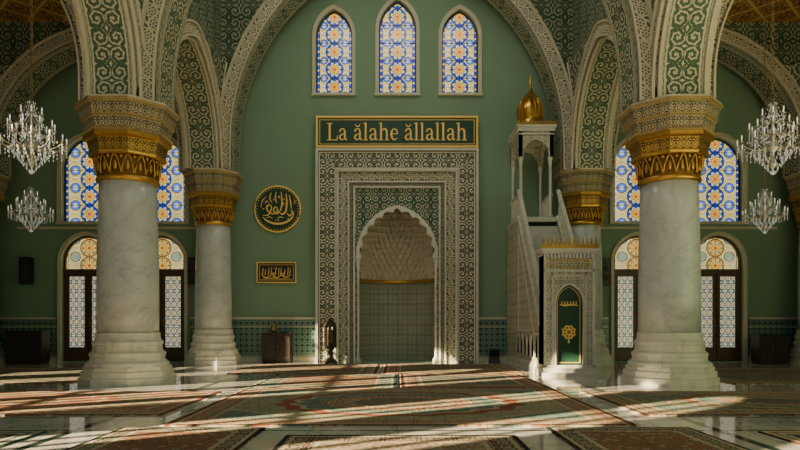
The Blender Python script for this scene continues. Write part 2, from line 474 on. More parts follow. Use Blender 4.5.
# arcade walls
def arcade(y,zsn,name):
    aN=(0,5.75,zsn,7.45); aL=(-10.82,3.27,7.3,4.1); aR=(10.82,3.27,7.3,4.1)
    pts=[(-16.2,TOP)]
    for a in (aL,aN,aR):
        pts+=[(a[0]-a[1],TOP)]+arch(*a,20)+[(a[0]+a[1],TOP)]
    pts+=[(16.2,TOP),(16.2,ZT),(-16.2,ZT)]
    MB().plate(pts,[],y-.55,y+.55).obj(name,M['relgreen'],label='green arcade wall with pale scrollwork over pointed arches',category='wall',kind=ST)
    for a,w in ((aL,.38),(aN,.42),(aR,.38)):
        mb=MB()
        mb.band('Y',*a,w,TOP,y-.62,y-.5,0)
        mb.band('Y',*a,-.04,TOP,y-.57,y+.57,1)
        mb.band('Y',a[0],a[1]-.0,a[2],a[3],.05,TOP,y-.68,y-.5,2)
        mb.band('Y',a[0],a[1]+w,a[2],a[3]+w,.05,TOP,y-.68,y-.5,2)
        trim(mb,[M['ringN'] if w>.4 else M['ringL'],M['soff'],M['cream']],'carved cream scrollwork arch band')
    return aL,aN,aR
AF=arcade(FY,7.2,'wall_front_arcade')
AB=arcade(BY,7.75,'wall_back_arcade')
LY=[(11.95,2.6),( (FY+BY)/2, 2.52)]
ZL=7.0; RL=3.1
for sx,nm in ((-1,'left'),(1,'right')):
    x=sx*CX
    pts=[(7.6,0),(9.35,0)]+[(9.35,TOP)]+arch(LY[0][0],LY[0][1],ZL,RL,18)+[(14.55,TOP)]
    pts+=[(LY[1][0]-LY[1][1],TOP)]+arch(LY[1][0],LY[1][1],ZL,RL,18)+[(LY[1][0]+LY[1][1],TOP),(BW,TOP),(BW,ZT),(7.6,ZT)]
    MB().plate(pts,[],x-.55,x+.55,'X').obj('wall_%s_arcade'%nm,M['relgreen'],label='green scrollwork wall over the nave side arches',category='wall',kind=ST)
    for yc,a in LY:
        mb=MB()
        for s2 in (-1,1):
            d0=x+s2*.5; d1=x+s2*.62
            mb.band('X',yc,a,ZL,RL,.38,TOP,d0,d1,0)
            mb.band('X',yc,a,ZL,RL,.05,TOP,d0,x+s2*.68,2)
            mb.band('X',yc,a+.38,ZL,RL+.38,.05,TOP,d0,x+s2*.68,2)
        mb.band('X',yc,a,ZL,RL,-.04,TOP,x-.57,x+.57,1)
        for s2 in (-1,1):
            mb.band('X',yc,a-.04,ZL,RL-.04,-.05,TOP,x+s2*.50,x+s2*.57,2)
        trim(mb,[M['ringL'],M['soff'],M['cream']],'carved cream scrollwork side arch band')

def pend(yp,T,tside,xp,L,lside,w1=.46,w2=.42,ztop=10.40):
    N=18;Mv=10;v=[];f=[];uv=[]
    def off(A,w,side,z):
        c,a,zs,R=A; Ro=R+w
        d=max(z-zs,0); q=(a+w)-(Ro-sqrt(max(Ro*Ro-d*d,0)))
        return c+side*max(q,0)
    for i in range(N+1):
        z=TOP+.1+(ztop-TOP-.1)*i/N
        A=Vector((off(T,w1,tside,z),yp)); B=Vector((xp,off(L,w2,lside,z))); C=Vector((xp,yp))
        for j in range(Mv+1):
            t=j/Mv; q=A.lerp(B,t); b=4*t*(1-t)*.28
            q=q.lerp(C,b); v.append((q.x,q.y,z))
    W=Mv+1
    for i in range(N):
        for j in range(Mv):
            a=i*W+j; f.append((a,a+1,a+1+W,a+W))
            def U(k):
                p=Vector(v[k]); return (p.x*.7+p.y*.7*(-1 if tside>0 else 1),p.z)
            uv.append([U(a),U(a+1),U(a+1+W),U(a+W)])
    mb=MB(); mb.add(v,f,0,uv,True)
    for frac in (.14,.86):
        path=[]
        for i in range(5,N+1):
            p0=Vector(v[i*W+int(frac*Mv)]); p1=Vector(v[i*W+int(frac*Mv)+1]); path.append(p0.lerp(p1,frac*Mv-int(frac*Mv)))
        mb.tube(path,.035,6,1)
    mb.obj('ceiling',[M['relgreen2'],M['cream']],label='green vault corner with pale arabesque scrolls',category='ceiling',kind=ST)
for sx in (-1,1):
    Ta=lambda AA:(AA[0] if sx<0 else AA[2])
    L0=(LY[0][0],LY[0][1],ZL,RL); L1=(LY[1][0],LY[1][1],ZL,RL)
    pend(FY-.55,AF[1],sx,sx*(CX-.55),L0,1)
    pend(FY-.55,Ta(AF),-sx,sx*(CX+.55),L0,1)
    pend(BY-.55,AB[1],sx,sx*(CX-.55),L1,1)
    pend(BY-.55,Ta(AB),-sx,sx*(CX+.55),L1,1)
    pend(BY-.55,Ta(AB),sx,sx*15.9,L1,1)

# ------------------------------------------------------------------ columns
def column(loc,k,label):
    root=thing('marble_column',loc,label,'column','marble columns with gilded capitals')
    o8=pi/8
    mb=MB()
    mb.lathe([(1.04,0),(1.04,.16),(.99,.18),(.99,.31),(.94,.33),(.94,.42)],8,sm=False,rot=o8,k=k,apo=True)
    mb.lathe([(.94,.41),(.96,.45),(.95,.51),(.90,.55),(.86,.57),(.85,.66),(.87,.69),(.87,.75),(.83,.78),(.80,.80),(.785,.94),(.81,.97),(.81,1.02),(.765,1.06),(.745,1.12),(.74,1.24)],16,sm=False,rot=o8/2,k=k,apo=True)
    mb.obj('column_base',M['white'],root)
    MB().lathe([(.72,1.2),(.72,2.2),(.705,3.4),(.68,4.3),(.66,4.97)],48,k=k).obj('shaft',M['marble'],root)
    mb=MB()
    mb.lathe([(.66,4.88),(.72,4.90),(.74,4.95),(.72,5.0),(.69,5.02)],48,k=k,mi=0)
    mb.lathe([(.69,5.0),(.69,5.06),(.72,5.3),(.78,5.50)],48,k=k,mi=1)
    mb.lathe([(.78,5.47),(.82,5.49),(.83,5.54),(.82,5.58)],8,k=k,mi=0,sm=False,rot=o8,apo=True)
    mb.lathe([(.80,5.58),(.86,5.86)],8,k=k,mi=2,sm=False,rot=o8,apo=True)
    mb.lathe([(.87,5.85),(.94,5.88),(.94,5.97)],8,k=k,mi=0,sm=False,rot=o8,apo=True)
    N1=16
    for i in range(N1):
        t=2*pi*i/N1; c,s_=cos(t),sin(t)
        pth=[(.71*k*cos(t-.175),.71*k*sin(t-.175),5.04)]
        for q in range(11):
            w_=(q-5)/5; dz=.34*(1-abs(w_)**1.7)+.02; rr=(.715+.06*(dz/.36))*k+.012
            tt=t+w_*.175; pth.append((rr*cos(tt),rr*sin(tt),5.10+dz))
        pth.append((.71*k*cos(t+.175),.71*k*sin(t+.175),5.04))
        mb.tube(pth,.020,5)
        mb.ell((.725*k*c,.725*k*s_,5.22),.035*k,.05*k,.12,t,6,5)
        t2=t+pi/N1
        mb.ell((.78*k*cos(t2),.78*k*sin(t2),5.42),.03*k,.04*k,.045,t2,6,4)
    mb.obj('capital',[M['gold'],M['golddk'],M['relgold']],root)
    mb=MB()
    kk=k*.88
    mb.lathe([(1.02,5.95),(1.06,6.0),(1.06,6.04)],8,sm=False,rot=o8,k=kk,apo=True,mi=1)
    mb.lathe([(1.03,6.04),(1.10,6.32)],8,sm=False,rot=o8,k=kk,apo=True,mi=0)
    mb.lathe([(1.10,6.31),(1.15,6.33),(1.15,6.37)],8,sm=False,rot=o8,k=kk,apo=True,mi=1)
    mb.lathe([(1.12,6.37),(1.20,6.62)],8,sm=False,rot=o8,k=kk,apo=True,mi=0)
    mb.lathe([(1.20,6.61),(1.26,6.64),(1.26,6.70)],8,sm=False,rot=o8,k=kk,apo=True,mi=1)
    mb.lathe([(1.23,6.69),(1.23,6.75)],8,sm=False,rot=o8,k=kk,apo=True,mi=2)
    for j in range(8):
        for i in range(11):
            t=pi/4*j; off_=(i-5)/5*.36
            x=1.10*kk; y=off_*kk*1.15
            mb.ell((x*cos(t)-y*sin(t),x*sin(t)+y*cos(t),6.02),.022,.03,.035,t,6,4,1)
    mb.obj('abacus',[M['relband'],M['goldst'],M['cream']],root)
    return root
cf=column((-CX,FY,0),1.0,'large grey-white marble column with gilded capital and stepped base')
copy_thing(cf,(CX+.08,FY,0))
cb=column((-CX+.12,BY,0),.88,'marble column with gilded capital against the green prayer wall')
copy_thing(cb,(CX,BY,0))
copy_thing(cb,(-15.0,BY,0)); copy_thing(cb,(15.0,BY,0))

# ------------------------------------------------------------------ windows and doors on prayer wall
def stained(xc,a,z0,zs,R,mat,label,fw=.13):
    gy=BW+.22
    mb=MB(); pts=hole(0,a-.01,0,zs-z0,R-.01)
    mb.add([(x,0,z) for x,z in pts],[tuple(range(len(pts)))],0)
    root=mb.obj(win_id(),mat,loc=(xc,gy,z0),label=label,category='window',kind=ST)
    mb=MB()
    mb.band('Y',0,a-.05,zs-z0,R-.05,.05,0,-.06,.02,1)
    mb.band('Y',0,a,zs-z0,R,fw,-.0,-.28,-.21,0)
    mb.band('Y',0,a+fw,zs-z0,R+fw,.03,-.0,-.31,-.2,0)
    mb.box(-a-fw-.05,a+fw+.05,-.34,-.2,-.09,0,0)
    mb.box(-a,a,-.06,.02,0,.05,1)
    for i in range(1,int((zs-z0)/.66)+2):
        z=i*.66; mb.box(-a+.05,a-.05,-.03,.0,z-.008,z+.008,1)
    mb.obj('window_frame',[M['cream'],M['wood']],root)
for xc,a,z0,zs,R in trio:
    stained(xc,a,z0,zs,R,M['gblue'],'pointed arch stained glass window in blue, gold and white',.10)
for i,x in enumerate(WX):
    stained(x,WA,5.25,7.30,1.15,M['gblue2'],'arched stained glass window in blue, amber and white')
    a=WA; gy=BW+.2; R=1.0; zs=3.75; zt=3.45
    pts=[(-a+.01,zt)]+[(p,z) for p,z in arch(0,a-.01,zs,R-.01)]+[(a-.01,zt)]
    mb=MB(); mb.add([(p,0,z) for p,z in pts],[tuple(range(len(pts)))],0)
    mb.box(-a+.02,a-.02,-.02,.06,.05,zt,1)
    root=mb.obj('door_%d'%(i+1),[M['gamber'],M['doorwood']],loc=(x,gy,0),label='brown timber double door with latticed glass and amber fanlight',category='door',kind=ST)
    mb=MB()
    mb.band('Y',0,a-.07,zs,R-.07,.07,.03,-.10,.02,1)
    mb.band('Y',0,a,zs,R,.10,0,-.28,-.19,0); mb.band('Y',0,a+.10,zs,R+.10,.03,0,-.31,-.18,0)
    mb.box(-a,a,-.12,.0,zt-.12,zt+.04,1)
    mb.obj('door_frame',[M['cream'],M['doorwood']],root)
    for s2 in (-1,1):
        x0,x1=sorted((s2*.02,s2*(a-.08)))
        mb=MB(); mb.plate(rect(x0,x1,.06,zt-.12),[rect(x0+.12,x1-.12,.55,zt-.24)],-.09,-.03)
        mb.box(x0+.14,x1-.14,-.11,-.08,.16,.45)
        leaf=mb.obj('door_leaf',M['doorwood'],root)
        mb=MB(); mb.box(x0+.11,x1-.11,-.055,-.045,.53,zt-.22); mb.obj('door_glass',M['glat'],leaf)
        mb=MB(); mb.tube([(s2*.09,-.12,1.35),(s2*.09,-.16,1.4),(s2*.09,-.16,1.6),(s2*.09,-.12,1.65)],.015); mb.obj('handle',M['brass'],leaf)
segs=[(-16.1,-12.74),(-10.5,-9.98),(-7.72,-3.02),(3.02,7.9),(10.15,10.9),(13.15,16.1)]
for x0,x1 in segs:
    mb=MB(); mb.box(x0,x1,BW-.06,BW+.01,.18,1.6,0); mb.box(x0,x1,BW-.10,BW+.01,1.6,1.68,1); mb.box(x0,x1,BW-.10,BW+.01,0,.18,1)
    trim(mb,[M['dado'],M['cream']],'teal patterned tile dado with stone cap')
for sx in (-1,1):
    x0,x1=sorted((sx*7.4,sx*14.2))
    trim(MB().box(x0,x1,BW-.06,BW+.01,4.98,5.06),M['cream'],'thin pale string course')

# ------------------------------------------------------------------ mihrab
mi=thing('mihrab',(0,BW,0),'tall carved cream and green prayer niche frame on the wall','mihrab')
def uframe(mb,x0,x1,z1,z2,d0,d1,mi_=0):
    w=x1-x0
    def q(pts,uvs):
        mb.add([(x,d0,z) for x,z in pts]+[(x,d1,z) for x,z in pts],[(0,1,2,3),(4,5,6,7),(0,1,5,4),(3,2,6,7),(0,3,7,4),(1,2,6,5)],mi_,[uvs]*6)
    q([(-x0,0),(-x1,0),(-x1,z2),(-x0,z1)],[(0,0),(0,w),(z2,w),(z1,0)])
    q([(-x0,z1),(-x1,z2),(x1,z2),(x0,z1)],[(x1-x0,0),(0,w),(2*x1,w),(x1+x0,0)])
    q([(x0,0),(x1,0),(x1,z2),(x0,z1)],[(0,0),(0,w),(z2,w),(z1,0)])
for q_ in ((2.92,3.0,7.82,7.90,-.42),(2.17,2.24,7.07,7.14,-.38),(1.76,1.81,6.66,6.71,-.34),(1.55,1.61,6.46,6.52,-.36)):
    mb=MB(); uframe(mb,*q_,0); mb.obj('moulding',M['white'],mi)
n=NT('mihrab_outer_scroll'); u,v=n.uv(); w_=.68
k=scroll2(n,u,v-w_/2,2.9)*((v-w_/2).abs().lt(w_*.38))
k=n.m('MAXIMUM',k,((v-w_/2).abs()-w_*.43).abs().lt(w_*.03))
c=n.mix(k,(.07,.095,.065),(.74,.70,.56)); om=n.pr(c,.6,bump=k,bd=.02)
mb=MB(); uframe(mb,2.24,2.92,7.14,7.82,-.30,0); mb.obj('outer_band',om,mi)
mb=MB(); uframe(mb,1.81,2.17,6.71,7.07,-.26,0); mb.obj('inner_band',reliefv('mihrab_inner_vine',(.02,.065,.04),(.66,.62,.47),.36,3.6),mi)
mb=MB(); uframe(mb,1.61,1.76,6.52,6.66,-.24,0); mb.obj('dark_fillet',reliefv('mihrab_fillet_vine',(.015,.06,.035),(.45,.43,.30),.15,5.0),mi)
mb=MB(); mb.plate([(-1.56,.02)]+[(-NA_,.02)]+arch(0,NA_,NZ,NR)+[(NA_,.02),(1.56,.02),(1.56,6.46),(-1.56,6.46)],[],-.22,0)
mb.obj('spandrel_panel',M['relteal'],mi)
ap=arch(0,NA_,NZ,NR,54); K=len(ap)-1
inn=[]
for i,(x,z) in enumerate(ap):
    a_=ap[max(i-1,0)];b_=ap[min(i+1,K)]; dx,dz=b_[0]-a_[0],b_[1]-a_[1]; l_=hypot(dx,dz)
    off_=.04+.12*(1-abs(sin(pi*11*i/K)))
    inn.append((x+dz/l_*off_,z-dx/l_*off_))
oo=arch(0,NA_+.07,NZ,NR+.07,20)
mb=MB(); mb.plate([(-NA_-.07,NZ-.1)]+oo+[(NA_+.07,NZ-.1),(NA_-.12,NZ-.1)]+inn[::-1]+[(-NA_+.12,NZ-.1)],[],-.32,-.12)
mb.obj('lobed_arch',M['white'],mi)
mb=MB(); mb.lathe([(.12,0),(.12,.12),(.07,.18),(.05,.3),(.05,3.45),(.075,3.52),(.06,3.56),(.11,3.78),(.11,3.86)],14)
o_=mb.obj('colonette',M['white'],mi,loc=(-1.44,-.26,0)); inst(o_,(1.44,-.26,0))
R0=NA_-.03
mb=MB(); mb.lathe([(R0,.0),(R0,3.2)],28,a0=0,a1=pi,cap=False)
mb.obj('niche_wall',M['reltile'],mi)
mb=MB(); mb.lathe([(R0-.02,3.02),(R0-.09,3.05),(R0-.09,3.13),(R0-.03,3.16)],28,a0=0,a1=pi,cap=False)
mb.obj('niche_cornice',M['gold'],mi)
v=[];f=[]; T=12; SUB=11; ncell=18; NA=ncell*12
rows=[]
ZB=3.14; ZH=5.85
def rad(zz):
    d=max(zz-3.9,0); return max(R0*sqrt(max(1-(d/2.02)**2.1,0.002)),.04)
for i in range(T):
    h0=ZB+(ZH-ZB)*i/T; h1=ZB+(ZH-ZB)*(i+1)/T
    for j in range(SUB):
        t=j/(SUB-1); z=h0+(h1-h0)*t*.999
        base=rad(h0); nxt=rad(h1)
        row=[]
        for q in range(NA+1):
            th=pi*q/NA
            ph=(q/NA*ncell+(.5 if i%2 else 0))%1.0
            e=abs(2*ph-1)
            hgt=.80*(1-e**2.2)**.7+.02
            m_=min(1,max(0,(t-hgt)/.12+.5))
            sc_=min(1,base/1.0)
            lip=max(base-nxt,0)+.075*sc_
            r_=base+.05*sc_*(1-e*e)*(1-m_)-lip*m_
            r_=max(r_,.02)
            row.append((r_*cos(th),r_*sin(th)*.95,z))
        rows.append(row)
for row in rows: v+=row
W=NA+1
for i in range(len(rows)-1):
    for q in range(NA): a=i*W+q; f.append((a,a+1,a+1+W,a+W))
mb=MB(); mb.add(v,f,0,None,False); mb.obj('muqarnas_hood',plain('muqarnas_plaster',(.58,.55,.43),.6,sc=2),mi)

# ------------------------------------------------------------------ sign
sg=thing('inscription_sign',(0,BW-.02,7.98),'dark green sign board with gold border and gold serif lettering','sign')
mb=MB(); mb.box(-2.96,2.96,-.22,0,0,1.12,0); mb.obj('board',M['dkgreen'],sg)
mb=MB(); mb.plate(rect(-3.0,3.0,-.02,1.15),[rect(-2.93,2.93,.05,1.08)],-.27,-.16); mb.obj('border',M['goldp'],sg)
mb=MB(); mb.plate(rect(-2.87,2.87,.105,1.02),[rect(-2.85,2.85,.125,1.0)],-.235,-.2); mb.obj('inner_border',M['goldp'],sg)
G={}
G['L']=(.74,[([(.2,0),(.2,1)],[.13,.13]),([(.03,.98),(.38,.98)],[.04,.04]),([(.03,.02),(.66,.02)],[.045,.045]),([(.65,.0),(.69,.30)],[.08,.02])])
lst=[([(.17,0),(.17,1.02)],[.115,.115]),([(.03,.02),(.31,.02)],[.04,.04]),([(.03,.97),(.17,1.0)],[.04,.04])]
G['l']=(.36,lst)
G['h']=(.73,lst+[([(.20,.5),(.30,.63),(.42,.66),(.52,.57),(.54,.40),(.54,0)],[.03,.06,.09,.115,.115,.115]),([(.41,.02),(.68,.02)],[.04,.04])])
ga=[([(.42,.5),(.42,.15),(.48,.04),(.58,.08)],[.115,.115,.08,.02]),([(.10,.50),(.14,.61),(.26,.67),(.38,.62),(.42,.48)],[.10,.08,.05,.08,.115]),([(.42,.40),(.28,.36),(.14,.28),(.10,.16),(.17,.05),(.29,.04),(.42,.16)],[.03,.05,.09,.11,.08,.05,.03])]
G['a']=(.61,ga)
G['A']=(.61,ga+[([(.12,.95),(.17,.84),(.27,.80),(.37,.84),(.42,.95)],[.03,.055,.07,.055,.03])])
G['e']=(.56,[([(.10,.38),(.48,.38)],[.04,.04]),([(.46,.37),(.44,.55),(.30,.665),(.15,.57),(.09,.36),(.15,.13),(.31,.035),(.48,.14)],[.10,.08,.04,.09,.12,.11,.07,.02])])
G[' ']=(.34,[])
txt='La Alahe Allallah'
tw=sum(G[c][0] for c in txt); sx_=5.22/tw; sz_=.64
x=-5.22/2
for c in txt:
    if c!=' ':
        mb=MB()
        for i,(p,w) in enumerate(G[c][1]): mb.stroke(p,w,'Y',-.25-.001*i,-.21,(0,.25),(sx_,sz_))
        mb.obj('letter',M['goldp'],sg,loc=(x,0,0))
    x+=G[c][0]*sx_

# ------------------------------------------------------------------ calligraphy medallion & plaque
md=thing('round_wall_plaque',(-4.46,BW-.01,5.72),'round dark green wall medallion with gold Arabic calligraphy','wall medallion')
def disc(mb,r,d0,d1,mi_=0,n=48):
    v=[(r*cos(2*pi*i/n),d,r*sin(2*pi*i/n)) for d in (d0,d1) for i in range(n)]
    f=[tuple(range(n)),tuple(range(n,2*n))]+[(i,(i+1)%n,n+(i+1)%n,n+i) for i in range(n)]
    mb.add(v,f,mi_)
mb=MB(); disc(mb,.84,-.07,.0); mb.obj('disc',M['dkgreen'],md)
mb=MB()
def ringtube(mb,r,y,t,n=48):
    mb.tube([(r*cos(2*pi*i/n),y,r*sin(2*pi*i/n)) for i in range(n+1)],t,8)
ringtube(mb,.85,-.05,.035); mb.obj('rim',M['goldp'],md)
mb=MB()
for i in range(44):
    t=2*pi*i/44; mb.ell((.775*cos(t),-.072,.775*sin(t)),.020,.012,.020,0,6,4)
mb.obj('rim_beading',M['goldp'],md,kind='stuff')
mb=MB()
for p,w in [
  ([(.52,.0),(.49,.25),(.44,.52)],[.02,.055,.02]),
  ([(.32,.58),(.35,.25),(.31,-.08),(.17,-.20),(.06,-.10)],[.02,.06,.06,.05,.02]),
  ([(.14,.64),(.17,.25),(.12,-.06)],[.02,.055,.04]),
  ([(.10,-.06),(-.02,-.18),(-.14,-.08),(-.10,.06),(.0,.02),(-.04,-.14),(-.22,-.20)],[.04,.05,.045,.04,.04,.04,.03]),
  ([(-.18,-.18),(-.34,-.10),(-.40,.08),(-.28,.14),(-.22,.02),(-.34,-.22),(-.54,-.24)],[.03,.05,.055,.045,.04,.04,.015]),
  ([(.62,-.10),(.54,-.34),(.26,-.52),(-.08,-.55),(-.38,-.45),(-.55,-.30)],[.015,.05,.075,.08,.06,.015]),
  ([(-.04,.64),(-.08,.40),(-.02,.20)],[.02,.05,.02]),
  ([(-.24,.60),(-.28,.38),(-.20,.22)],[.02,.045,.015]),
  ([(-.62,.06),(-.56,.30),(-.42,.46)],[.01,.03,.015]),
  ([(.02,.40),(.06,.48),(.10,.38)],[.015,.03,.015]),
  ([(.22,.10),(.21,.22),(.27,.18)],[.015,.03,.015]),
  ([(.60,.18),(.66,.26),(.62,.36)],[.015,.03,.015]),
  ([(.36,-.16),(.46,-.26),(.56,-.12),(.50,-.04)],[.02,.045,.04,.02]),
  ([(-.46,.20),(-.40,.30),(-.32,.22)],[.015,.03,.015]),
  ([(.0,-.34),(.12,-.30),(.24,-.34)],[.015,.035,.015]),
  ([(-.40,-.34),(-.28,-.30),(-.18,-.36)],[.015,.03,.015])]:
    mb.stroke(p,w,'Y',-.10,-.065)
for x,z in [(-.06,-.42),(.04,-.42),(.40,-.36),(-.52,.0),(.24,.36),(-.14,.34)]: mb.stroke([(x-.02,z-.01),(x+.02,z+.01)],[.04,.04],'Y',-.10,-.065)
mb.obj('calligraphy',M['goldp'],md)
pq=thing('calligraphy_plaque',(-4.50,BW-.01,2.98),'small rectangular black plaque with gold Arabic calligraphy','wall plaque')
MB().box(-.72,.72,-.05,0,0,.74).obj('panel',M['black'],pq)
mb=MB(); mb.plate(rect(-.74,.74,-.02,.76),[rect(-.70,.70,.02,.72)],-.075,-.03); mb.obj('frame',M['goldp'],pq)
mb=MB(); mb.plate(rect(-.64,.64,.08,.66),[rect(-.625,.625,.095,.645)],-.06,-.045); mb.obj('inner_frame',M['goldp'],pq)
mb=MB()
for x,h in ((.50,.28),(.42,.30),(.30,.22),(.16,.30),(.08,.27),(-.04,.24),(-.20,.30),(-.30,.28),(-.42,.22),(-.52,.26)):
    mb.stroke([(x+.02,.28+h),(x+.01,.40),(x-.01,.26)],[.01,.028,.02],'Y',-.075,-.045)
mb.stroke([(.52,.27),(.40,.20),(.26,.22),(.20,.32),(.28,.34),(.26,.22)],[.02,.035,.035,.03,.02,.015],'Y',-.076,-.045)
mb.stroke([(.18,.26),(.02,.18),(-.10,.22),(-.14,.34),(-.06,.34),(-.08,.22),(-.20,.18)],[.015,.04,.035,.03,.025,.02,.015],'Y',-.077,-.045)
mb.stroke([(-.20,.26),(-.34,.18),(-.46,.20),(-.56,.32)],[.015,.04,.04,.01],'Y',-.078,-.045)
mb.stroke([(.56,.14),(.20,.125),(-.20,.14),(-.52,.125)],[.01,.022,.022,.01],'Y',-.079,-.045)
mb.stroke([(-.10,.54),(.0,.50),(.0,.58)],[.015,.025,.015],'Y',-.078,-.045)
mb.obj('calligraphy',M['goldp'],pq)

# ------------------------------------------------------------------ minbar
mn=thing('minbar',(4.80,17.35,0),'white carved marble pulpit with steep stair, canopy and gilded onion dome','minbar')
H=.71; HT=.58; TC=-.08
mb=MB()
mb.box(-H-.10,H+.10,-.32,.1,0,.10); mb.box(-H-.05,H+.05,-.14,5.8,0,.22); mb.box(-H-.02,H+.02,-.05,5.8,.22,.30)
mb.obj('plinth',M['white'],mn)
mb=MB()
mb.plate(rect(-H,H,.25,3.35),[hole(0,.37,.30,2.05,.50)],0,.55)
mb.obj('portal_body',M['relfine'],mn)
mb=MB()
for s2 in (-1,1):
    x0,x1=sorted((s2*H,s2*(H-.07))); mb.box(x0,x1,-.05,.6,.25,3.4)
    x0,x1=sorted((s2*.44,s2*.48)); mb.box(x0,x1,-.04,.02,.25,2.82)
mb.box(-.48,.48,-.04,.02,2.78,2.82); mb.box(-H,H,-.05,.02,2.9,2.95)
mb.band('Y',0,.37,2.05,.50,.05,.30,-.06,.05)
for i in range(13):
    x=-.612+.102*i
    mb.box(x-.032,x+.032,-.10,.0,3.28,3.42)
mb.box(-H-.05,H+.05,-.10,.62,3.40,3.47); mb.box(-H-.10,H+.10,-.14,.66,3.47,3.54)
mb.obj('portal_frame',M['white'],mn)
mb=MB()
for i in range(13):
    x=-.72+.12*i; mb.plate([(x-.06,3.52),(x+.06,3.52),(x+.06,3.60),(x+.042,3.66),(x+.028,3.67),(x,3.84),(x-.028,3.67),(x-.042,3.66),(x-.06,3.60)],[],-.12,-.05)
mb.obj('portal_crest',M['gold'],mn)
mb=MB(); mb.plate(rect(-.54,.54,3.02,3.22),[rect(-.52,.52,3.04,3.20)],-.03,.01); mb.obj('gold_fillet',M['gold'],mn)
mb=MB(); pts=hole(0,.37,.30,2.05,.50); mb.plate(pts,[],.05,.12); mb.obj('curtain_panel',M['dkgreen'],mn)
mb=MB()
ez=1.22
mb.tube([(.165*cos(2*pi*i/24),.04,ez+.165*sin(2*pi*i/24)) for i in range(25)],.020,5)
for k_ in range(8):
    t=pi/4*k_; mb.stroke([(.0,ez),(.085*cos(t),ez+.085*sin(t)),(.16*cos(t),ez+.16*sin(t))],[.03,.06,.02],'Y',.02,.05)
    t+=pi/8; mb.stroke([(.155*cos(t),ez+.155*sin(t)),(.205*cos(t),ez+.205*sin(t))],[.08,.03],'Y',.02,.05)
mb.stroke([(0,ez-.15),(0,ez-.31)],[.02,.05],'Y',.02,.05)
mb.obj('gold_emblem',M['goldp'],mn)
mb=MB()
mb.stroke([(-.25,1.99),(-.1,1.96),(.05,1.98),(.25,1.96)],[.02,.04,.04,.02],'Y',.02,.05)
for k_ in range(6): mb.stroke([(-.20+.08*k_,1.98),(-.19+.08*k_,2.08)],[.032,.018],'Y',.02,.05)
mb.obj('calligraphy',M['goldp'],mn)
pts=hole(0,.32,.36,2.05,.45); ins=hole(0,.308,.372,2.05,.438); mb=MB(); mb.plate(pts,[ins],.03,.05); mb.obj('curtain_border',M['goldp'],mn)
def zr(y): return 2.35+(y-.5)*(6.0-2.35)/(3.75-.5)
for s2 in (-1,1):
    x0,x1=sorted((s2*H,s2*(H-.09)))
    hs=[]
    for i in range(6): hs.append(hole(.85+.55*i,.17,.45,.90,.22,6))
    mb=MB(); mb.plate([(.5,.28),(5.8,.28),(5.8,4.95),(3.75,4.95),(3.75,zr(3.75)-.95),(.5,zr(.5)-.95)],hs,x0,x1,'X')
    mb.obj('side_wall',M['relfine'],mn)
    mb=MB()
    mb.plate([(.5,zr(.5)-.95),(3.75,zr(3.75)-.95),(3.75,zr(3.75)-.89),(.5,zr(.5)-.89)],[],x0-.02,x1+.02,'X')
    mb.plate([(.5,zr(.5)-.06),(3.75,zr(3.75)-.06),(3.75,zr(3.75)),(.5,zr(.5))],[],x0-.02,x1+.02,'X')
    for i in range(13):
        y=.5+i*.25
        y2=min(y+.25,3.75)
        for q0,q1 in ((.9,.06),(.06,.9)):
            za,zb=zr(y)-q0,zr(y2)-q1
            mb.plate([(y,za-.02),(y2,zb-.02),(y2,zb+.02),(y,za+.02)],[],x0+.03,x1-.03,'X')
        mb.box(x0+.02,x1-.02,y-.015,y+.015,zr(y)-.9,zr(y)-.05)
    mb.obj('balustrade',M['white'],mn)
    mb=MB()
    mb.box(x0-.02,x1+.02,.55,5.8,1.12,1.18)
    for i in range(6): mb.band('X',.85+.55*i,.17,.90,.22,.04,.45,x0-.02,x1+.02,n=6)
    mb.plate([(1.2,1.16),(3.6,1.16),(3.6,zr(3.6)-1.25)],[[(1.40,1.26),(3.53,1.26),(3.53,zr(3.53)-1.47)]],x0-.02,x1+.02,'X')
    mb.obj('side_moulding',M['white'],mn)
mb=MB()
for i in range(16):
    mb.box(-H+.09,H-.09,.6+i*.2,.6+(i+1)*.2+.02,.28,.45+i*.285)
mb.obj('stair',M['white'],mn)
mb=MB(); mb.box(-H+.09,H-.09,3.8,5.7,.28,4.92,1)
mb.box(-H-.03,H+.03,3.7,5.75,4.90,5.06)
mb.obj('landing',[M['white'],M['dkrecess']],mn)
mb=MB(); mb.lathe([(.09,5.04),(.09,5.14),(.055,5.20),(.047,6.85),(.065,6.89),(.06,6.93),(.09,7.08),(.09,7.14)],14)
cols_=[(TC-HT+.08,3.85,0),(TC+HT-.08,3.85,0),(TC-HT+.08,5.3,0),(TC+HT-.08,5.3,0)]
o_=mb.obj('canopy_column',M['white'],mn,loc=cols_[0])
for p_ in cols_[1:]: inst(o_,p_)
mb=MB()
for y in (3.74,5.28): mb.plate([(TC-HT,7.12),(TC-.44,7.12)]+arch(TC,.44,7.14,.56,10)+[(TC+.44,7.12),(TC+HT,7.12),(TC+HT,8.0),(TC-HT,8.0)],[],y,y+.12)
for x in (TC-HT,TC+HT-.12): mb.plate([(3.74,7.12),(3.95,7.12)]+arch(4.57,.62,7.14,.72,10)+[(5.19,7.12),(5.40,7.12),(5.40,8.0),(3.74,8.0)],[],x,x+.12,'X')
mb.obj('canopy_arch',M['relfine'],mn)
mb=MB()
mb.box(TC-HT-.03,TC+HT+.03,3.70,5.44,7.85,7.89); mb.box(TC-HT-.05,TC+HT+.05,3.68,5.46,7.97,8.10); mb.box(TC-HT-.09,TC+HT+.09,3.63,5.50,8.10,8.16); mb.box(TC-HT+.04,TC+HT-.04,3.78,5.36,8.16,8.26)
mb.lathe([(.48,8.24),(.48,8.40),(.44,8.44)],8,(TC-.02,4.57,0),sm=False,rot=pi/8)
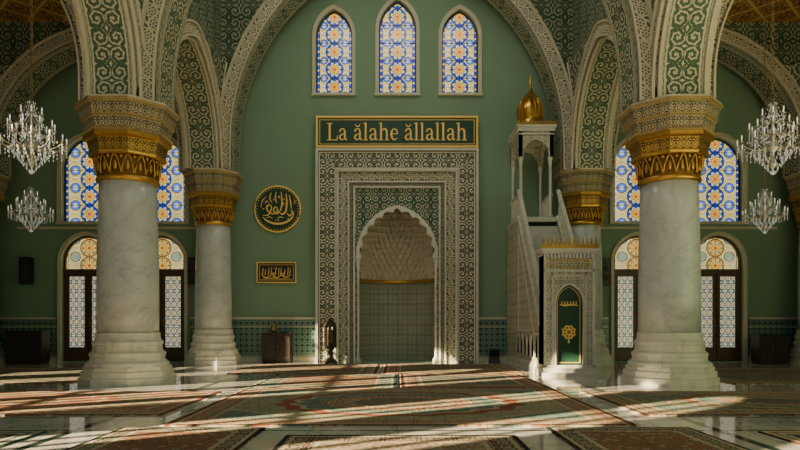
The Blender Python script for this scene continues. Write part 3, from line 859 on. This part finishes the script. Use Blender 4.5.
mb.obj('canopy_cornice',M['white'],mn)
for x in (TC-HT,TC+HT-.08):
    mb=MB(); mb.box(x,x+.08,3.8,5.4,5.80,5.88)
    for i in range(11): mb.box(x+.02,x+.06,3.95+i*.13,3.99+i*.13,5.04,5.82)
    mb.obj('landing_railing',M['white'],mn)
mb=MB()
for i in range(11):
    x=TC-.60+.12*i
    mb.plate([(x-.06,8.14),(x+.06,8.14),(x+.06,8.21),(x,8.34),(x-.06,8.21)],[],3.64,3.70)
mb.obj('canopy_crest',M['gold'],mn)
mb=MB(); dz=-.30; ks=.93
pr_=[(.44,8.70),(.47,8.76),(.42,8.80),(.46,8.92),(.50,9.08),(.50,9.22),(.45,9.40),(.35,9.58),(.22,9.74),(.10,9.90),(.05,10.02),(.03,10.06),(.07,10.12),(.07,10.17),(.025,10.22),(.045,10.30),(.02,10.36),(.012,10.48),(.0,10.52)]
mb.lathe([(r_*ks,z+dz) for r_,z in pr_],32,(TC-.02,4.57,0))
for i in range(18):
    t=2*pi*i/18
    mb.tube([(TC-.02+r_*ks*cos(t),4.57+r_*ks*sin(t),z+dz) for r_,z in [(.455,8.92),(.495,9.08),(.495,9.22),(.445,9.4),(.345,9.58),(.215,9.74)]],.026,6)
mb.obj('onion_dome',M['domegold'],mn)

# ------------------------------------------------------------------ chandeliers
def chandelier(loc,ztop,s,label):
    root=thing('crystal_chandelier',loc,label,'chandelier','crystal aisle chandeliers')
    mb=MB(); L=ztop-loc[2]
    nlk=int((L-1.45*s)/.12)
    for i in range(nlk):
        z=1.45*s+.05+i*.12
        pts=[( (.028*cos(a_) if i%2 else 0),(0 if i%2 else .028*cos(a_)),z+.075*sin(a_)) for a_ in [2*pi*q/8 for q in range(9)]]
        mb.tube(pts,.008,4)
    mb.lathe([(.0,L),(.12,L),(.10,L-.06),(.02,L-.12),(.01,L-.3)],12)
    mb.obj('chain',M['brass'],root)
    mb=MB()
    mb.lathe([(r_*s,z*s) for r_,z in [(.0,.10),(.05,.14),(.09,.22),(.04,.30),(.03,.45),(.10,.52),(.13,.60),(.05,.68),(.03,.85),(.08,.92),(.03,1.0),(.025,1.2),(.07,1.28),(.05,1.34),(.02,1.5)]],14)
    mb.obj('stem',M['silver'],root)
    cr=MB()
    for r_,z,nn in ((.66,.62,12),(.44,.92,9),(.22,1.18,6)):
        arm=None
        for i in range(nn):
            t=2*pi*i/nn; c,q=cos(t),sin(t)
            if arm is None:
                path=cat([(.04*s,0,(z-.02)*s),(r_*.45*s,0,(z-.13)*s),(r_*.85*s,0,(z-.07)*s),(r_*s,0,(z+.03)*s)],n=3)
                mb=MB(); mb.tube(path,.011*s,5)
                mb.lathe([(.0,0),(.04*s,.015*s),(.045*s,.03*s),(.012*s,.035*s)],8,(r_*s,0,(z+.02)*s))
                arm=mb.obj('arm',M['silver'],root)
                mb=MB(); mb.lathe([(.010*s,0),(.010*s,.07*s),(.016*s,.10*s),(.010*s,.13*s),(0,.16*s)],6,(r_*s,0,(z+.05)*s))
                mb.obj('bulb',M['bulb'],arm)
            else: inst(arm,(0,0,0),t)
            for dz_ in (.02,.08,.14,.20): cr.octa((r_*c*s,r_*q*s,(z-dz_)*s),.016*s,.07*s)
            for f_ in ((.4,.72) if r_>.3 else (.5,)):
                cr.octa((r_*f_*c*s,r_*f_*q*s,(z-.18)*s),.016*s,.08*s)
                cr.octa((r_*f_*c*s,r_*f_*q*s,(z-.26)*s),.016*s,.07*s)
            t3=t+pi/nn
            for u_ in (0.0,.2,.4,.6,.8,1.0):
                rr=r_*(1-u_)+.07*u_; zz=z-.02+.32*u_**1.6
                cr.octa((rr*cos(t3)*s,rr*sin(t3)*s,zz*s),.015*s,.055*s)
    for lv in range(8):
        rr=.40-.05*lv; zz=.48-.064*lv; nn=max(18-2*lv,5)
        for i in range(nn):
            t=2*pi*(i+.5*(lv%2))/nn
            cr.octa((rr*cos(t)*s,rr*sin(t)*s,zz*s),.018*s,.095*s)
    cr.ell((0,0,.02*s),.04*s,.04*s,.05*s)
    cr.obj('crystal_drops',M['crystal'],root,kind='stuff')
    return root
c1=chandelier((-7.05,12.0,4.38),11.9,.91,'large tiered crystal chandelier hanging on a long chain')
copy_thing(c1,(7.25,12.0,4.36))
c2=chandelier((-10.0,17.0,3.97),11.9,.80,'smaller tiered crystal chandelier hanging on a long chain')
copy_thing(c2,(10.05,17.0,3.93))

# ------------------------------------------------------------------ rugs
def rug(x0,x1,y0,y1,field,border,cream,accent,label,med=None,name='rug',fr='y'):
    w=x1-x0;l=y1-y0
    n=NT('woven_rug_%d'%len(bpy.data.materials)); x,y=n.uv()
    ax=x.abs(); ay=y.abs(); e=n.m('MINIMUM',w/2-ax,l/2-ay)
    sc=scroll(n,x,y,2.4); sc2=scroll(n,x,y,4.4)
    v=n.vor(7.0,'F1',0)
    fc=n.mix(sc*.8,field,accent); fc=n.mix(v.lt(.30)*.85,fc,cream); fc=n.mix(v.lt(.15),fc,border)
    if med:
        mx,my,mc=med
        qx=x/mx; qy=y/my
        q=n.m('SQRT',qx*qx+qy*qy)+n.m('COSINE',n.m('ARCTAN2',qy,qx)*16.0)*.035
        mcol=n.mix(sc2*.6,mc,cream)
        fc=n.mix(q.lt(1.14),fc,border); fc=n.mix(q.lt(1.0),fc,cream); fc=n.mix(q.lt(.94),fc,mcol)
        fc=n.mix(q.lt(.72),fc,n.mix(sc,field,border)); fc=n.mix(q.lt(.5),fc,cream); fc=n.mix(q.lt(.45),fc,n.mix(sc2,accent,border))
        cx_=ax/(w/2-.5); cy_=ay/(l/2-.5)
        corner=(cx_+cy_).gt(1.45); fc=n.mix(corner,fc,n.mix(sc2*.6,mc,cream)); fc=n.mix((cx_+cy_-1.45).abs().lt(.02),fc,cream)
    bc=n.mix(sc2*.85,border,cream)
    bwid=min(.5,w*.16)
    c=n.mix(e.gt(bwid),bc,fc)
    c=n.mix((e-bwid).abs().lt(.03),c,cream); c=n.mix((e-bwid*.75).abs().lt(.02),c,accent); c=n.mix((e-bwid*.25).abs().lt(.025),c,cream)
    c=n.mix(e.lt(bwid*.14),c,tuple(q*.5 for q in border))
    wear=n.noise(1.1,5); c=n.mul(c,n.ramp(wear,[(.3,(.75,.74,.72)),(.7,(1.0,1.0,1.0))]))
    ns=n.noise(40,2); c=n.mul(c,n.ramp(ns,[(.3,(.78,.78,.78)),(.7,(1,1,1))]))
    mat=n.pr(c,.95,bump=ns,bd=.004,spec=.15)
    root=MB().box(-w/2,w/2,-l/2,l/2,.001,.022).obj(name,mat,loc=((x0+x1)/2,(y0+y1)/2,0),label=label,category='rug',group='oriental prayer hall rugs')
    mb=MB()
    if fr=='y':
        k=int(w/.05)
        for s2 in (-1,1):
            for i in range(k):
                xx=-w/2+w*(i+.5)/k; ya=s2*l/2; yb=s2*(l/2+.07); y_0,y_1=sorted((ya,yb)); mb.box(xx-.012,xx+.012,y_0,y_1,.002,.010)
    else:
        k=int(l/.05)
        for s2 in (-1,1):
            for i in range(k):
                yy=-l/2+l*(i+.5)/k; a_,b_=sorted((s2*w/2,s2*(w/2+.07))); mb.box(a_,b_,yy-.012,yy+.012,.002,.010)
    mb.obj('fringe',M['fringe'],root,kind='stuff')
RED=(.32,.085,.055); CR=(.50,.42,.29); TEAL=(.05,.17,.165); BRN=(.25,.13,.075); DK=(.04,.05,.045); OLV=(.19,.21,.13); NAV=(.04,.085,.11); RST=(.34,.14,.085)
rug(-3.35,3.45,8.95,14.0,(.42,.35,.23),(.29,.11,.065),CR,(.17,.26,.19),'large beige oriental rug with a teal central medallion',(1.95,1.5,TEAL),fr='x')
rug(-1.45,1.55,5.4,8.15,(.36,.33,.25),DK,CR,BRN,'cream prayer rug with dark border',fr='y')
rug(-3.85,-1.85,5.4,8.75,(.30,.11,.065),DK,CR,OLV,'deep red oriental rug with dark border')
rug(2.1,4.1,5.4,8.75,(.29,.11,.065),DK,CR,OLV,'deep red oriental rug with olive scrolls')
rug(-6.0,-4.75,5.4,8.45,DK,TEAL,CR,NAV,'dark navy oriental rug with pale guard lines')
rug(4.9,6.0,5.4,8.45,DK,BRN,CR,NAV,'dark oriental rug with brown border')
rug(-10.2,-3.75,9.95,13.3,(.30,.23,.14),RST,CR,OLV,'red and beige oriental rug beside the column',(1.5,1.0,RED),fr='x')
rug(3.95,10.2,9.95,13.3,(.28,.23,.14),BRN,CR,TEAL,'brown and beige oriental rug beside the column',(1.5,1.0,TEAL),fr='x')
rug(-3.35,.0,14.15,17.7,RST,TEAL,CR,OLV,'dark red oriental rug with teal border',fr='x')
rug(.1,3.45,14.15,17.7,(.26,.19,.12),RED,CR,TEAL,'brown oriental rug with red border',fr='x')
rug(-4.9,-.6,17.9,21.9,(.32,.16,.09),BRN,CR,TEAL,'rust red oriental rug near the prayer niche',fr='x')
rug(-.4,3.7,17.9,21.9,(.19,.21,.14),RST,CR,BRN,'olive and red oriental rug near the prayer niche',fr='x')
rug(-14.6,-8.0,15.0,20.0,(.24,.16,.10),BRN,CR,TEAL,'brown oriental rug in the side aisle',fr='x')
rug(8.1,14.6,15.0,20.0,(.24,.16,.10),BRN,CR,TEAL,'brown oriental rug in the side aisle',fr='x')

# ------------------------------------------------------------------ furniture
def cabinet(loc,w,d,h,nd,label):
    root=thing('cabinet',loc,label,'cabinet')
    mb=MB(); mb.box(-w/2,w/2,-d,0,.08,h-.05); mb.box(-w/2-.03,w/2+.03,-d-.03,0,h-.05,h); mb.box(-w/2+.03,w/2-.03,-d+.03,-.02,0,.08)
    mb.obj('body',M['wood'],root,bevel=.008)
    for i in range(nd):
        x0=-w/2+w*i/nd+.03; x1=-w/2+w*(i+1)/nd-.03
        mb=MB(); mb.plate(rect(x0,x1,.14,h-.1),[rect(x0+.09,x1-.09,.23,h-.19)],-d-.03,-d); mb.box(x0+.08,x1-.08,-d-.012,-d,.22,h-.18)
        dr=mb.obj('door',M['wood'],root)
        MB().ell(((x1-.045) if i%2==0 else (x0+.045),-d-.045,h*.55),.02,.02,.02).obj('knob',M['brass'],dr)
    return root
cabinet((-4.40,BW-.12,0),1.05,.5,1.10,2,'small dark walnut cabinet against the tiled dado')
cabinet((-13.25,22.6,0),1.3,.55,1.2,2,'low dark walnut cabinet in the side aisle')
cabinet((13.38,22.6,0),1.05,.55,1.05,2,'low dark walnut cabinet in the side aisle')
r_=thing('vase',(-4.55,BW-.37,1.10),'small brass vase on the walnut cabinet','vase'); MB().lathe([(.06,0),(.10,.06),(.12,.16),(.07,.27),(.05,.32),(.07,.36)],20).obj('vase_body',M['brass'],r_)
bk=MB().box(-.13,.13,-.09,.09,0,.05).obj('book',M['dkgreen'],loc=(-4.2,BW-.36,1.10),label='green bound book lying on the walnut cabinet',category='book',bevel=.006)
ls=thing('lantern_stand',(-2.42,22.55,0),'tall dark lantern stand beside the prayer niche','lantern stand')
mb=MB(); mb.lathe([(.26,0),(.26,.06),(.20,.10),(.20,.16)],8,sm=False); mb.lathe([(.17,.14),(.10,.24),(.13,.36),(.09,.46),(.17,.58)],16); mb.obj('stand_base',M['wood'],ls)
mb=MB()
for i in range(8):
    t=2*pi*i/8; mb.box(.2*cos(t)-.03,.2*cos(t)+.03,.2*sin(t)-.03,.2*sin(t)+.03,.6,1.35)
mb.lathe([(.24,.56),(.24,.62)],8,sm=False,rot=pi/8); mb.lathe([(.24,1.33),(.26,1.38),(.20,1.46),(.06,1.60),(.02,1.66)],8,sm=False,rot=pi/8); mb.obj('lantern_cage',M['wood'],ls)
MB().lathe([(.10,.62),(.10,1.2),(.02,1.25)],12).obj('candle',M['brass'],ls)
rh=thing('book_stand',(3.55,22.7,0),'small dark folding wooden book stand on the floor','book stand')
mb=MB()
mb.stroke([(-.2,0),(.16,.5)],[.035,.035],'X',-.18,.18); mb.stroke([(.2,0),(-.16,.5)],[.035,.035],'X',-.18,.18)
mb.obj('stand_leaf',M['wood'],rh)

def speaker(loc,s,label):
    r=thing('wall_speaker',loc,label,'speaker','black wall speakers')
    MB().box(-.2*s,.2*s,-.36,-.06,0,1.0*s).obj('housing',M['black'],r,bevel=.02)
    for z,q in ((.3,.14),(.62,.11),(.84,.05)):
        mb=MB()
        v_=[(q*s*k*cos(2*pi*i/20),-.365+(0.0 if k==1 else -.01),z*s+q*s*k*sin(2*pi*i/20)) for k in (1,.4) for i in range(20)]
        mb.add(v_,[(i,(i+1)%20,20+(i+1)%20,20+i) for i in range(20)]+[tuple(range(20,40))])
        mb.obj('driver',M['cone'],r)
    MB().box(-.05,.05,-.08,0,.4*s,.6*s).obj('bracket',M['black'],r)
    return r
sp=speaker((-7.52,BW-.01,2.9),1.0,'black column speaker mounted on the green wall')
copy_thing(sp,(7.66,BW-.01,2.85)); copy_thing(sp,(-13.75,BW-.01,2.9))

# ------------------------------------------------------------------ light
w=bpy.data.worlds.new('world'); scene.world=w; w.use_nodes=True
bg=w.node_tree.nodes['Background']; bg.inputs[0].default_value=(.57,.68,.62,1); bg.inputs[1].default_value=.45
def light(name,typ,loc,rot,energy,color,size=1,sizey=None):
    l=bpy.data.lights.new(name,typ); l.energy=energy; l.color=color
    if typ=='AREA':
        l.size=size
        if sizey: l.shape='RECTANGLE'; l.size_y=sizey
    o=bpy.data.objects.new(name,l); COL.objects.link(o); o.location=loc; o.rotation_euler=rot; return o
s=light('sun','SUN',(0,0,20),(0,0,0),38,(1,.76,.45)); s.data.angle=radians(.5)
el=radians(20); az=radians(-33)
d=Vector((cos(el)*cos(az),-cos(el)*sin(az),-sin(el))); s.rotation_euler=d.to_track_quat('-Z','Y').to_euler()
light('nave_fill','AREA',(0,17.0,15.2),(radians(18),0,0),430,(1,.93,.75),6,4)  # added area fill below the closed nave ceiling, brightens the prayer wall
light('entrance_fill','AREA',(0,5,14.5),(radians(38),0,0),270,(.98,.98,.88),9,5)  # added area fill above the camera bay, no opening in the ceiling

cam=bpy.data.cameras.new('camera'); co=bpy.data.objects.new('camera',cam); COL.objects.link(co)
co.location=(0,0,1.5); co.rotation_euler=(radians(90),0,0); cam.sensor_width=36; cam.lens=28; cam.shift_y=97/800; cam.shift_x=3/800
cam.clip_end=200
scene.camera=co
